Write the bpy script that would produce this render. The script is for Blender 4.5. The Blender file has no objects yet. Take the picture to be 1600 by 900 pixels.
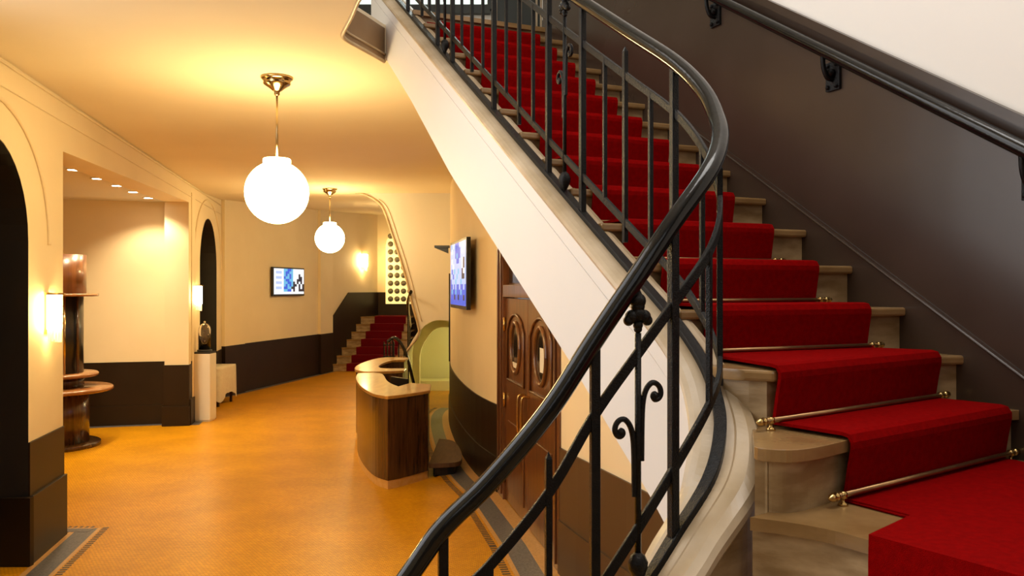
import bpy, bmesh, math, random
from mathutils import Vector, Matrix
random.seed(7)
C = bpy.context.scene.collection
EYE = 2.11                                  # eye height above the lobby floor

# ------------------------------------------------------------------ camera, world, daylight, exposure
cam_d = bpy.data.cameras.new('camera'); cam = bpy.data.objects.new('camera', cam_d); C.objects.link(cam)
cam.location = (0, 0, EYE); cam.rotation_euler = (math.radians(90), 0, 0)
cam_d.sensor_width = 36.0; cam_d.lens = 36.0 * 1290 / 1600; cam_d.clip_start = 0.05
bpy.context.scene.camera = cam

W = bpy.data.worlds.new('sky'); bpy.context.scene.world = W; W.use_nodes = True
W.node_tree.nodes['Background'].inputs[0].default_value = (0.85, 0.92, 1.0, 1)
W.node_tree.nodes['Background'].inputs[1].default_value = 0.25

def area(name, loc, target, sx, sy, power, col):
    l = bpy.data.lights.new(name, 'AREA'); l.shape = 'RECTANGLE'; l.size = sx; l.size_y = sy
    l.energy = power; l.color = col
    o = bpy.data.objects.new(name, l); C.objects.link(o); o.location = loc
    o.rotation_euler = (Vector(target) - Vector(loc)).to_track_quat('-Z', 'Y').to_euler()
    return o
area('daylight_side_window', (-3.15, 2.75, 4.1), (3.0, 3.6, 3.0), 3.3, 4.8, 150, (1.0, 0.97, 0.95))
area('daylight_back_window', (0.6, -3.2, 5.0), (0.9, 4.0, 2.6), 3.4, 3.4, 25, (1.0, 0.97, 0.94))
area('daylight_skylight', (0.9, 1.6, 7.9), (0.9, 1.7, 0), 2.6, 2.6, 150, (1.0, 0.97, 0.93))
area('daylight_landing_window', (-0.6, 9.45, 5.6), (-0.6, 4.0, 4.2), 1.2, 1.6, 25, (0.9, 1.0, 0.97))

vs = bpy.context.scene.view_settings
vs.view_transform = 'Standard'; vs.look = 'None'; vs.gamma = 1; vs.exposure = 0.1; vs.use_curve_mapping = False
try:
    bpy.context.scene.cycles.use_denoising = True
except Exception: pass

# ------------------------------------------------------------------ materials
def mat(name, col, rough=0.5, metal=0.0, col2=None, scale=8, stretch=(1, 1, 1), bump=0.0, bscale=None, coat=0.0,
        sheen=0.0, emit=None, spec=0.5, detail=4, trans=0.0, contrast=(0.35, 0.65)):
    m = bpy.data.materials.new(name); m.use_nodes = True
    nt = m.node_tree; b = nt.nodes['Principled BSDF']
    b.inputs['Base Color'].default_value = (*col, 1); b.inputs['Roughness'].default_value = rough
    b.inputs['Metallic'].default_value = metal
    b.inputs['Specular IOR Level'].default_value = spec
    b.inputs['Coat Weight'].default_value = coat; b.inputs['Coat Roughness'].default_value = 0.1
    b.inputs['Sheen Weight'].default_value = sheen
    b.inputs['Transmission Weight'].default_value = trans
    if emit:
        b.inputs['Emission Color'].default_value = (*emit[0], 1); b.inputs['Emission Strength'].default_value = emit[1]
    tc = nt.nodes.new('ShaderNodeTexCoord'); mp = nt.nodes.new('ShaderNodeMapping')
    mp.inputs['Scale'].default_value = stretch
    nt.links.new(tc.outputs['Object'], mp.inputs['Vector'])
    if col2:
        n = nt.nodes.new('ShaderNodeTexNoise'); n.inputs['Scale'].default_value = scale; n.inputs['Detail'].default_value = detail
        nt.links.new(mp.outputs[0], n.inputs['Vector'])
        r = nt.nodes.new('ShaderNodeValToRGB')
        r.color_ramp.elements[0].position, r.color_ramp.elements[1].position = contrast
        r.color_ramp.elements[0].color = (*col, 1); r.color_ramp.elements[1].color = (*col2, 1)
        nt.links.new(n.outputs['Fac'], r.inputs['Fac']); nt.links.new(r.outputs['Color'], b.inputs['Base Color'])
    if bump:
        n2 = nt.nodes.new('ShaderNodeTexNoise'); n2.inputs['Scale'].default_value = bscale or scale * 4; n2.inputs['Detail'].default_value = 3
        nt.links.new(mp.outputs[0], n2.inputs['Vector'])
        bp = nt.nodes.new('ShaderNodeBump'); bp.inputs['Strength'].default_value = bump; bp.inputs['Distance'].default_value = 0.01
        nt.links.new(n2.outputs['Fac'], bp.inputs['Height']); nt.links.new(bp.outputs['Normal'], b.inputs['Normal'])
    return m

M = {}
M['cream'] = mat('cream_plaster', (0.80, 0.67, 0.44), 0.65, col2=(0.84, 0.71, 0.48), scale=1.2, bump=0.03, bscale=25)
M['ceil'] = mat('ceiling_plaster', (0.84, 0.74, 0.55), 0.85, spec=0.1, col2=(0.80, 0.69, 0.50), scale=0.6)
M['white'] = mat('white_plaster', (0.78, 0.75, 0.71), 0.6, col2=(0.75, 0.72, 0.68), scale=1.0, bump=0.02, bscale=30)
M['upper'] = mat('white_wall_paint', (0.90, 0.86, 0.80), 0.6, col2=(0.92, 0.88, 0.82), scale=0.7)
M['dado'] = mat('dark_brown_gloss_paint', (0.020, 0.011, 0.005), 0.42, col2=(0.025, 0.014, 0.007), scale=2, spec=0.25)
M['dadow'] = mat('brown_paint', (0.060, 0.032, 0.016), 0.4, col2=(0.066, 0.036, 0.018), scale=2)
M['rwall'] = mat('brown_satin_paint', (0.042, 0.025, 0.016), 0.26, col2=(0.056, 0.035, 0.024), scale=1.5, bump=0.04, bscale=6)
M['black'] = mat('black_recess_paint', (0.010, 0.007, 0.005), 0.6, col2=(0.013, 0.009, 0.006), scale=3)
M['iron'] = mat('black_enamelled_iron', (0.006, 0.006, 0.006), 0.16, col2=(0.010, 0.009, 0.008), scale=30, bump=0.35, bscale=260, spec=0.2, coat=0.0)
M['rail'] = mat('black_lacquered_handrail', (0.006, 0.006, 0.006), 0.13, col2=(0.009, 0.009, 0.008), scale=12, bump=0.06, bscale=40, spec=0.4, coat=0.0)
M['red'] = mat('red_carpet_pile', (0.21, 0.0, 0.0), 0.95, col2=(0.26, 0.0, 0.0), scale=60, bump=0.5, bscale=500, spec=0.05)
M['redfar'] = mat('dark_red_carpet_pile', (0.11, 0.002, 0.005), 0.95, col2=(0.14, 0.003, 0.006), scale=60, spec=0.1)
M['stone'] = mat('tan_marble', (0.22, 0.122, 0.042), 0.22, col2=(0.32, 0.19, 0.075), scale=5, stretch=(1, 1, 2), bump=0.06, bscale=40, detail=8)
M['stone_r'] = mat('tan_marble_riser', (0.26, 0.160, 0.065), 0.4, col2=(0.46, 0.32, 0.165), scale=7, stretch=(1, 1, 3), bump=0.08, bscale=30, detail=9)
M['cap'] = mat('cream_stone_cap', (0.42, 0.31, 0.18), 0.35, col2=(0.58, 0.46, 0.31), scale=5, bump=0.05, bscale=30, detail=8)
M['fascia'] = mat('brown_fascia', (0.22, 0.13, 0.06), 0.5, col2=(0.27, 0.17, 0.085), scale=4)  # brown tone of the stairwell edge, darker than the ceiling colour
M['roundel'] = mat('grey_brown_glass', (0.05, 0.045, 0.03), 0.3, col2=(0.22, 0.19, 0.12), scale=14)
M['plat'] = mat('dull_brown_wood', (0.085, 0.038, 0.014), 0.6, col2=(0.12, 0.055, 0.02), scale=5, stretch=(6, 1, 1))
M['shelf'] = mat('reddish_shelf_wood', (0.22, 0.085, 0.025), 0.25, col2=(0.30, 0.125, 0.04), scale=6, stretch=(3, 0.6, 3), coat=0.3)
M['brass'] = mat('brass', (0.62, 0.42, 0.16), 0.25, 1.0, col2=(0.55, 0.36, 0.13), scale=20)
M['brasskick'] = mat('satin_brass', (0.72, 0.46, 0.13), 0.45, 0.5, col2=(0.76, 0.53, 0.22), scale=20)
M['brassd'] = mat('dull_brass_rod', (0.42, 0.25, 0.11), 0.35, 0.9, col2=(0.36, 0.20, 0.09), scale=20)
M['nickel'] = mat('polished_metal', (0.55, 0.42, 0.24), 0.18, 1.0, col2=(0.50, 0.38, 0.2), scale=20)
M['wood'] = mat('walnut_veneer', (0.040, 0.016, 0.005), 0.26, col2=(0.095, 0.040, 0.012), scale=5, stretch=(6, 6, 0.5), coat=0.3, detail=6)
M['woodtop'] = mat('light_oak_top', (0.36, 0.175, 0.030), 0.3, col2=(0.46, 0.24, 0.05), scale=6, stretch=(3, 0.6, 3), coat=0.3)
M['door'] = mat('red_brown_mahogany', (0.100, 0.034, 0.011), 0.3, col2=(0.17, 0.060, 0.018), scale=4, stretch=(5, 5, 0.6), coat=0.4, detail=6)
M['darkglass'] = mat('dark_window_glass', (0.02, 0.013, 0.008), 0.08, col2=(0.025, 0.016, 0.01), scale=3)
M['plastic'] = mat('black_plastic', (0.012, 0.012, 0.013), 0.3, col2=(0.015, 0.015, 0.016), scale=9)
M['linen'] = mat('white_linen', (0.74, 0.66, 0.52), 0.9, col2=(0.70, 0.60, 0.46), scale=20, bump=0.2, bscale=200)
M['pedestal'] = mat('white_lacquer', (0.80, 0.76, 0.68), 0.35, col2=(0.82, 0.78, 0.70), scale=2)
M['glass'] = mat('clear_glass', (1, 1, 1), 0.02, trans=1.0)
M['globe'] = mat('lit_opal_glass', (0.9, 0.85, 0.75), 0.3, emit=((1.0, 0.73, 0.33), 36.0))
M['shade'] = mat('lit_glass_shade', (0.9, 0.8, 0.6), 0.3, emit=((1.0, 0.71, 0.29), 85.0))
M['shadelow'] = mat('lit_glass_rods', (0.9, 0.8, 0.6), 0.2, emit=((1.0, 0.70, 0.30), 1.6))
M['spot'] = mat('lit_downlight', (1, 1, 1), 0.3, emit=((1.0, 0.84, 0.62), 34.0))
M['tan'] = mat('tan_mosaic', (0.50, 0.27, 0.085), 0.35, col2=(0.60, 0.34, 0.12), scale=40)
M['blue'] = mat('blue_grey_mosaic', (0.075, 0.075, 0.095), 0.35, col2=(0.14, 0.135, 0.155), scale=55, contrast=(0.4, 0.6))
M['dash'] = mat('dark_mosaic', (0.06, 0.045, 0.04), 0.4, col2=(0.08, 0.06, 0.05), scale=40)
M['green'] = mat('pale_green_plaster', (0.86, 0.80, 0.46), 0.6, col2=(0.88, 0.83, 0.50), scale=2)
M['lampgreen'] = mat('lit_wall_tube', (1, 1, 0.8), 0.4, emit=((1.0, 0.90, 0.50), 60.0))
M['winglow'] = mat('backlit_window_glass', (0.9, 0.85, 0.6), 0.3, emit=((1.0, 0.74, 0.26), 0.85))
M['sky'] = mat('daylit_window_glass', (0.8, 0.9, 0.88), 0.2, emit=((0.72, 0.86, 0.80), 0.9))
M['dkgreen'] = mat('dark_green_paint', (0.012, 0.018, 0.013), 0.4, col2=(0.015, 0.022, 0.016), scale=4)
M['flower'] = mat('white_paper_flowers', (0.75, 0.68, 0.55), 0.8, col2=(0.6, 0.5, 0.4), scale=30)
for nm, col, st in (('scr_white', (0.92, 0.95, 1.0), 1.0), ('scr_blue', (0.03, 0.12, 0.75), 0.9), ('scr_cyan', (0.15, 0.55, 0.85), 0.9),
                    ('scr_dark', (0.02, 0.03, 0.08), 0.4), ('scr_pale', (0.5, 0.62, 0.95), 0.95)):
    M[nm] = mat(nm.replace('scr', 'screen'), (0.02, 0.02, 0.02), 0.2, emit=(col, st))

def floor_mat():
    m = bpy.data.materials.new('golden_mosaic_floor'); m.use_nodes = True; nt = m.node_tree; b = nt.nodes['Principled BSDF']
    tc = nt.nodes.new('ShaderNodeTexCoord')
    br = nt.nodes.new('ShaderNodeTexBrick'); br.offset = 0.5
    br.inputs['Scale'].default_value = 1; br.inputs['Brick Width'].default_value = 0.03; br.inputs['Row Height'].default_value = 0.022
    br.inputs['Mortar Size'].default_value = 0.0016; br.inputs['Mortar Smooth'].default_value = 0.3
    br.inputs['Color1'].default_value = (0.78, 0.37, 0.004, 1); br.inputs['Color2'].default_value = (0.66, 0.29, 0.003, 1)
    br.inputs['Mortar'].default_value = (0.27, 0.11, 0.015, 1)
    nt.links.new(tc.outputs['Object'], br.inputs['Vector'])
    n = nt.nodes.new('ShaderNodeTexNoise'); n.inputs['Scale'].default_value = 1.6; n.inputs['Detail'].default_value = 6
    nt.links.new(tc.outputs['Object'], n.inputs['Vector'])
    r = nt.nodes.new('ShaderNodeValToRGB'); r.color_ramp.elements[0].position = 0.35; r.color_ramp.elements[1].position = 0.7
    r.color_ramp.elements[0].color = (0.80, 0.78, 0.72, 1); r.color_ramp.elements[1].color = (1, 1, 1, 1)
    nt.links.new(n.outputs['Fac'], r.inputs['Fac'])
    mx = nt.nodes.new('ShaderNodeMix'); mx.data_type = 'RGBA'; mx.blend_type = 'MULTIPLY'; mx.inputs['Factor'].default_value = 1
    nt.links.new(br.outputs['Color'], mx.inputs['A']); nt.links.new(r.outputs['Color'], mx.inputs['B'])
    nt.links.new(mx.outputs['Result'], b.inputs['Base Color'])
    b.inputs['Roughness'].default_value = 0.36; b.inputs['Specular IOR Level'].default_value = 0.2
    n3 = nt.nodes.new('ShaderNodeTexNoise'); n3.inputs['Scale'].default_value = 45
    nt.links.new(tc.outputs['Object'], n3.inputs['Vector'])
    bp = nt.nodes.new('ShaderNodeBump'); bp.inputs['Strength'].default_value = 0.25; bp.inputs['Distance'].default_value = 0.006
    nt.links.new(n3.outputs['Fac'], bp.inputs['Height']); nt.links.new(bp.outputs['Normal'], b.inputs['Normal'])
    return m
M['floor'] = floor_mat()

# ------------------------------------------------------------------ helpers
class MB:
    """collects faces; build() links them as ONE mesh object"""
    def __init__(self): self.v = []; self.f = []; self.mi = []; self.sm = []
    def add(self, vs, fs, mi=0, smooth=False):
        o = len(self.v); self.v += [tuple(p) for p in vs]
        for f in fs:
            self.f.append(tuple(i + o for i in f)); self.mi.append(mi); self.sm.append(smooth)
        return self
    def box(self, c, s, rz=0, mi=0):
        ca, sa = math.cos(rz), math.sin(rz); vs = []
        for dz in (-.5, .5):
            for dx, dy in ((-.5, -.5), (.5, -.5), (.5, .5), (-.5, .5)):
                x, y = dx * s[0], dy * s[1]
                vs.append((c[0] + x * ca - y * sa, c[1] + x * sa + y * ca, c[2] + dz * s[2]))
        return self.add(vs, [(0, 3, 2, 1), (4, 5, 6, 7), (0, 1, 5, 4), (1, 2, 6, 5), (2, 3, 7, 6), (3, 0, 4, 7)], mi)
    def prism(self, pts, vec, mi=0):
        """planar polygon pts (3D) extruded along vec"""
        n = len(pts); a = [Vector(p) for p in pts]; b = [p + Vector(vec) for p in a]
        from mathutils.geometry import tessellate_polygon
        tri = tessellate_polygon([a])
        fs = [tuple(t) for t in tri] + [tuple(n + i for i in reversed(t)) for t in tri]
        fs += [(i, (i + 1) % n, n + (i + 1) % n, n + i) for i in range(n)]
        return self.add(a + b, fs, mi)
    def sweep(self, path, section, plumb=True, cap=True, mi=0, smooth=False, closed=False):
        n = len(path); k = len(section); vs = []; P = [Vector(p) for p in path]
        for i in range(n):
            if closed: t = P[(i + 1) % n] - P[i - 1]
            else: t = P[min(i + 1, n - 1)] - P[max(i - 1, 0)]
            h = Vector((t.x, t.y, 0))
            if h.length < 1e-6: h = Vector((1, 0, 0))
            h.normalize(); side = Vector((-h.y, h.x, 0)); up = Vector((0, 0, 1))
            if not plumb:
                t.normalize(); up = side.cross(t) * -1
                if up.z < 0: up = -up
            for a, b in section: vs.append(P[i] + side * a + up * b)
        fs = []
        for i in range(n if closed else n - 1):
            i2 = (i + 1) % n
            for j in range(k):
                fs.append((i * k + j, i * k + (j + 1) % k, i2 * k + (j + 1) % k, i2 * k + j))
        self.add(vs, fs, mi, smooth)
        if cap and not closed:
            o = len(self.v) - len(vs)
            from mathutils.geometry import tessellate_polygon
            tri = tessellate_polygon([[Vector((a, b, 0)) for a, b in section]])
            for t in tri:
                self.f.append(tuple(o + q for q in t)); self.mi.append(mi); self.sm.append(False)
                self.f.append(tuple(o + (n - 1) * k + q for q in reversed(t))); self.mi.append(mi); self.sm.append(False)
        return self
    def tube(self, path, r, seg=10, mi=0, cap=True):
        """round tube with parallel-transported frame; r may be a list"""
        P = [Vector(p) for p in path]; n = len(P); rs = r if isinstance(r, (list, tuple)) else [r] * n
        vs = []; prev = None
        for i in range(n):
            t = (P[min(i + 1, n - 1)] - P[max(i - 1, 0)]).normalized()
            if prev is None: a = t.orthogonal().normalized()
            else:
                a = prev - t * prev.dot(t)
                a = a.normalized() if a.length > 1e-6 else t.orthogonal().normalized()
            prev = a; b = t.cross(a)
            for j in range(seg):
                q = 2 * math.pi * j / seg; vs.append(P[i] + (a * math.cos(q) + b * math.sin(q)) * rs[i])
        fs = [(i * seg + j, i * seg + (j + 1) % seg, (i + 1) * seg + (j + 1) % seg, (i + 1) * seg + j) for i in range(n - 1) for j in range(seg)]
        self.add(vs, fs, mi, True)
        if cap: self.add(vs[:seg] + vs[-seg:], [tuple(reversed(range(seg))), tuple(range(seg, 2 * seg))], mi)
        return self
    def lathe(self, prof, c=(0, 0, 0), seg=32, mi=0, a0=0.0, a1=2 * math.pi, smooth=True):
        full = abs(a1 - a0 - 2 * math.pi) < 1e-6; n = seg if full else seg + 1; vs = []
        for r, z in prof:
            for j in range(n):
                q = a0 + (a1 - a0) * j / seg; vs.append((c[0] + r * math.cos(q), c[1] + r * math.sin(q), c[2] + z))
        fs = []
        for i in range(len(prof) - 1):
            for j in range(seg):
                j2 = (j + 1) % n; fs.append((i * n + j, i * n + j2, (i + 1) * n + j2, (i + 1) * n + j))
        return self.add(vs, fs, mi, smooth)
    def build(self, name, m, parent=None, bevel=0.0, recalc=True):
        me = bpy.data.meshes.new(name); me.from_pydata(self.v, [], self.f)
        for q in (m if isinstance(m, (list, tuple)) else [m]): me.materials.append(M[q] if isinstance(q, str) else q)
        for p, mi, s in zip(me.polygons, self.mi, self.sm): p.material_index = mi; p.use_smooth = s
        if recalc:
            bm = bmesh.new(); bm.from_mesh(me); bmesh.ops.remove_doubles(bm, verts=bm.verts, dist=1e-5)
            bmesh.ops.recalc_face_normals(bm, faces=bm.faces); bm.to_mesh(me); bm.free()
        me.update()
        o = bpy.data.objects.new(name, me); C.objects.link(o)
        if parent is not None:
            o.parent = parent; o.matrix_parent_inverse = Matrix.Translation(parent_world(parent)).inverted()
        if bevel:
            b = o.modifiers.new('bevel', 'BEVEL'); b.width = bevel; b.segments = 2; b.limit_method = 'ANGLE'; b.angle_limit = math.radians(40)
        return o

def parent_world(p):
    return Vector(p.location) if p.type == "EMPTY" else Vector((0, 0, 0))
def _unused(p):
    v = Vector(p.location)
    while p.parent is not None:      # parents are unrotated, children carry inverse translations
        p = p.parent
        if p.type == 'EMPTY': v = v + Vector(p.location) if False else v
    return v if p.type == 'EMPTY' and v.length else Vector(p.location)

def thing(name, loc, label, cat, group=None):
    o = bpy.data.objects.new(name, None); C.objects.link(o); o.location = loc; o.empty_display_size = 0.1
    o['label'] = label; o['category'] = cat
    if group: o['group'] = group
    return o
def tag(o, label, cat, group=None):
    o['label'] = label; o['category'] = cat
    if group: o['group'] = group
    return o
def struct(o, label=None):
    o['kind'] = 'structure'
    if label: o['label'] = label
    return o
def stuff(o): o['kind'] = 'stuff'; return o
def circ(r, n=12, sx=1, sy=1): return [(r * sx * math.cos(2 * math.pi * i / n), r * sy * math.sin(2 * math.pi * i / n)) for i in range(n)]
def rect(w, h): return [(-w / 2, -h / 2), (w / 2, -h / 2), (w / 2, h / 2), (-w / 2, h / 2)]
def catmull(pts, sub=6):
    P = [tuple(p) for p in pts]; out = []; n = len(P)
    for i in range(n - 1):
        p0, p1, p2, p3 = P[max(i - 1, 0)], P[i], P[i + 1], P[min(i + 2, n - 1)]
        for s in range(sub):
            t = s / sub; row = []
            for a, b, c, d in zip(p0, p1, p2, p3):
                row.append(0.5 * (2 * b + (c - a) * t + (2 * a - 5 * b + 4 * c - d) * t * t + (3 * b - a - 3 * c + d) * t ** 3))
            out.append(tuple(row))
    out.append(P[-1]); return out
def offset_path(pts, d):
    out = []; n = len(pts)
    for i in range(n):
        a, b = pts[max(i - 1, 0)], pts[min(i + 1, n - 1)]; tx, ty = b[0] - a[0], b[1] - a[1]; l = math.hypot(tx, ty)
        out.append((pts[i][0] - ty / l * d, pts[i][1] + tx / l * d))
    return out
def wall_strip(mb, pts, d0, d1, z0, z1, mi=0):
    """solid wall following a plan line, between offsets d0 and d1 (left of travel is positive)"""
    z0f = z0 if callable(z0) else (lambda i: z0); z1f = z1 if callable(z1) else (lambda i: z1)
    A = offset_path(pts, d0); B = offset_path(pts, d1); vs = []; n = len(pts)
    for i in range(n):
        vs += [(*A[i], z0f(i)), (*B[i], z0f(i)), (*B[i], z1f(i)), (*A[i], z1f(i))]
    fs = []
    for i in range(n - 1):
        for j in range(4): fs.append((i * 4 + j, i * 4 + (j + 1) % 4, i * 4 + 4 + (j + 1) % 4, i * 4 + 4 + j))
    fs += [(0, 1, 2, 3), tuple(4 * (n - 1) + q for q in (3, 2, 1, 0))]
    return mb.add(vs, fs, mi)

# ------------------------------------------------------------------ the setting: lobby shell
CEIL = 3.73; LAND = 1.8735 + 0.163 * 13          # lobby ceiling, upper landing
struct(MB().prism([(-9, -3.5, 0), (4.5, -3.5, 0), (4.5, 26, 0), (-9, 26, 0)], (0, 0, -0.2)).build('floor', 'floor'),
       'golden mosaic lobby floor with small tiles')
FLOOR = bpy.data.objects['floor']

def lw(y, z, off=0.0):                             # a point on the left wall face (off = towards the room)
    return (-2.431 - 0.2 * y + off * 0.9806, y + off * 0.1961, z)
LW_OUT = (-0.35 * 0.9806, -0.35 * 0.1961, 0)
def arch(yc, ry, zs, rz, n=18, rev=False):
    p = [(yc - ry * math.cos(math.pi * i / n), zs + rz * math.sin(math.pi * i / n)) for i in range(n + 1)]
    return p
A1 = (5.615, 0.685, 2.48, 0.70); A2 = (14.52, 0.87, 2.47, 0.86)
poly = [(4.45, 0), (A1[0] - A1[1], 0)] + arch(*A1) + [(6.30, 0), (7.07, 0), (7.07, 3.28), (12.69, 3.43), (12.69, 0), (A2[0] - A2[1], 0)] \
    + arch(*A2) + [(A2[0] + A2[1], 0), (16.0, 0), (16.0, 4.4), (10.3, 4.4), (10.3, 8.0), (4.45, 8.0)]
mb = MB()
mb.prism([lw(y, z) for y, z in poly], LW_OUT)
for pl in ([(-3.2, 0), (0.6, 0), (0.6, 8), (-3.2, 8)], [(0.6, 0), (4.45, 0), (4.45, 1.7), (0.6, 1.7)], [(0.6, 6.7), (4.45, 6.7), (4.45, 8), (0.6, 8)]):
    mb.prism([lw(y, z) for y, z in pl], LW_OUT)
wall_left = struct(mb.build('wall_left', 'cream'), 'cream left lobby wall with two dark arches and a bar alcove')

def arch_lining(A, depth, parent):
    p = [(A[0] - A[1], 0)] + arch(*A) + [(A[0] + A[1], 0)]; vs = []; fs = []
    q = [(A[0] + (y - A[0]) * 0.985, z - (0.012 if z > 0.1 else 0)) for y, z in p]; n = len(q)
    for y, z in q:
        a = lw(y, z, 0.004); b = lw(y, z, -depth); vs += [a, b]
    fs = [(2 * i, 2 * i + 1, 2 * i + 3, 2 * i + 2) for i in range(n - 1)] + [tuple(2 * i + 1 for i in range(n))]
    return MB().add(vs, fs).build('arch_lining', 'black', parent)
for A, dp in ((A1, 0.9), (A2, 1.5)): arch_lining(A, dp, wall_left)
for yc, ry, zs, rz in ((5.615, 1.10, 2.48, 0.97), (14.5, 1.42, 2.5, 1.14)):
    path = [lw(yc - ry, zs - 0.02, 0.008)] + [lw(y, z, 0.008) for y, z in arch(yc, ry, zs, rz, 28)] + [lw(yc + ry, zs - 0.02, 0.008)]
    MB().tube(path, 0.016, 6).build('arch_moulding', 'cream', wall_left)
def lw_panel(y0, y1, z0, z1, o0, o1, name, m):
    mb = MB(); mb.prism([lw(y0, z0, o0), lw(y1, z0, o0), lw(y1, z1, o0), lw(y0, z1, o0)], ((o1 - o0) * 0.9806, (o1 - o0) * 0.1961, 0))
    return mb.build(name, m, wall_left, 0.004)
for y0, y1 in ((6.30, 7.07), (12.69, 13.65), (15.39, 16.0), (-3.2, 4.92)):
    lw_panel(y0, y1, 0, 0.93, -0.02, 0.012, 'dado_panel', 'dado'); lw_panel(y0, y1, 0, 0.52 if y0 < 8 else 0.4, 0.0, 0.035, 'plinth', 'dado')
# far reveal of the front arch carries the same plinth
MB().box((lw(6.27, 0.26, -0.335)[0], 6.265, 0.26), (0.74, 0.05, 0.52), 0.0).build('plinth', 'dado', wall_left)
# cornice lines along the left wall
for off, z, r in ((0.012, CEIL - 0.03, 0.010), (0.008, CEIL - 0.20, 0.006)):
    MB().tube([lw(4.4, z, off), lw(10, z, off), lw(15.9, z, off)], r, 6).build('cornice_bead', 'cream', wall_left)
# pier of the alcove: edge strip
for h, d, w, nm in ((0.93, 0.03, 0.37, 'dado_panel'), (0.30, 0.06, 0.40, 'plinth')):
    q = lw(12.69, h / 2, -0.175); MB().box((q[0] + 0.002 * d, q[1] - d / 2 + 0.005, h / 2), (w, d, h), math.atan2(0.1961, 0.9806)).build(nm, 'dado', wall_left)

# alcove
nb = catmull([(-8.2, 12.0), (-6.9, 12.45), (-5.9, 12.8), (-4.98, 13.1)], 6)
nb = [(-8.2, 12.15), (-7.2, 12.35), (-6.51, 12.54), (-5.9, 12.72), (-5.35, 12.86), (-5.0, 12.9)]
o = struct(wall_strip(MB(), nb, 0.0, 0.2, 0, 3.6).build('wall_alcove', 'cream'), 'curved cream back wall of the bar alcove')
wall_strip(MB(), nb, -0.014, 0.02, 0, 0.97).build('dado_panel', 'dado', o)
wall_strip(MB(), nb, -0.03, 0.0, 0, 0.30).build('plinth', 'dado', o)
struct(MB().prism([lw(6.6, 3.45, -0.34), lw(12.9, 3.45, -0.34), (-8.4, 13.4, 3.45), (-8.4, 6.6, 3.45)], (0, 0, 0.15)).build('ceiling_alcove', 'white'),
       'white lowered ceiling of the bar alcove')
struct(MB().prism([(-8.3, 7.0, 0), (-8.3, 13, 0), (-8.3, 13, 3.6), (-8.3, 7.0, 3.6)], (-0.15, 0, 0)).build('wall_alcove_side', 'cream'))
struct(MB().prism([lw(7.02, 0, -0.34), (-8.3, 7.0, 0), (-8.3, 7.0, 3.6), lw(7.02, 3.6, -0.34)], (0, -0.15, 0)).build('wall_alcove_near', 'cream'))

# far lobby walls
fw = [(-5.63, 16.0), (-5.47, 16.8), (-5.25, 17.83), (-4.94, 19.3), (-4.59, 20.94)]
far = struct(wall_strip(MB(), fw, 0.0, 0.25, 0, lambda i: 4.3).build('wall_far_left', 'cream'), 'cream wall running to the far staircase with a screen on it')
wall_strip(MB(), fw, -0.015, 0.0, 0, 0.98).build('dado_panel', 'dado', far)
for a, b in ((16.0, 16.75), (20.2, 20.9)):
    def onfw(y):
        for (x0, y0), (x1, y1) in zip(fw, fw[1:]):
            if y0 <= y <= y1: return x0 + (x1 - x0) * (y - y0) / (y1 - y0)
    wall_strip(MB(), [(onfw(a), a), (onfw(b), b)], -0.07, 0.0, 0.98, 4.3).build('pilaster', 'cream', far)
    wall_strip(MB(), [(onfw(a), a), (onfw(b), b)], -0.08, 0.0, 0.0, 0.98).build('pilaster_base', 'dado', far)
fb = [(-4.59, 20.94), (-4.2, 22.2), (-3.83, 23.5)]
back = struct(wall_strip(MB(), fb, 0.0, 0.25, 0, 4.4).build('wall_far_stair', 'cream'), 'cream wall beside the far red staircase')
mb = MB(); d3 = lambda x, y, z: (x + 0.015, y - 0.005, z)
mb.prism([(-4.575, 20.93, 0), (-4.575, 20.93, 1.36), (-4.32, 21.75, 1.99), (-3.815, 23.49, 1.99), (-3.815, 23.49, 0)], (0.02, -0.006, 0)).build('dado_panel', 'dado', back)
fb2 = [(-3.83, 23.5), (-2.6, 23.4), (-0.5, 23.2)]
back2 = struct(wall_strip(MB(), fb2, 0.0, 0.25, 0, 4.4).build('wall_far', 'cream'), 'far cream wall behind the distant staircase')
wall_strip(MB(), [(-3.83, 23.5), (-2.6, 23.4)], -0.03, -0.002, 0, 1.99).build('dado_panel', 'dado', back2)

# ceilings
edge = [(-0.912, 5.89), (-1.0, 5.62), (-1.06, 5.45), (-1.083, 5.36), (-1.085, 5.29), (-1.06, 5.2), (-0.95, 4.9), (-0.863, 4.64), (-0.75, 4.35), (-0.78, 4.2), (-0.95, 4.12)]
cp = [lw(4.12, 0, -0.05)[:2], lw(14.2, 0, -0.05)[:2], (3, 14.2), (3, 7.4), (0.3, 6.3), (-0.8, 5.87)] + edge
ceiling = struct(MB().prism([(x, y, CEIL) for x, y in cp], (0, 0, LAND - CEIL - 0.002)).build('ceiling', 'ceil'), 'cream lobby ceiling ending at the rounded stairwell edge')
es = catmull(edge, 4)
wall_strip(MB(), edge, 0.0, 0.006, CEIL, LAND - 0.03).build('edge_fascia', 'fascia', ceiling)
MB().tube([(x, y, CEIL - 0.004) for x, y in es], 0.014, 8).build('edge_bead', 'cap', ceiling)
MB().tube([(x + 0.012, y + 0.004, CEIL + 0.045) for x, y in es], 0.008, 6).build('edge_bead', 'cap', ceiling)
mb = MB(); mb.add([(-6.2, 14.2, CEIL), (3, 14.2, CEIL), (3, 26, 4.30), (-6.2, 26, 4.30), (-6.2, 14.2, CEIL + .2), (3, 14.2, CEIL + .2), (3, 26, 4.5), (-6.2, 26, 4.5)],
                  [(0, 1, 2, 3), (4, 7, 6, 5), (0, 4, 5, 1), (1, 5, 6, 2), (2, 6, 7, 3), (3, 7, 4, 0)])
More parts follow.
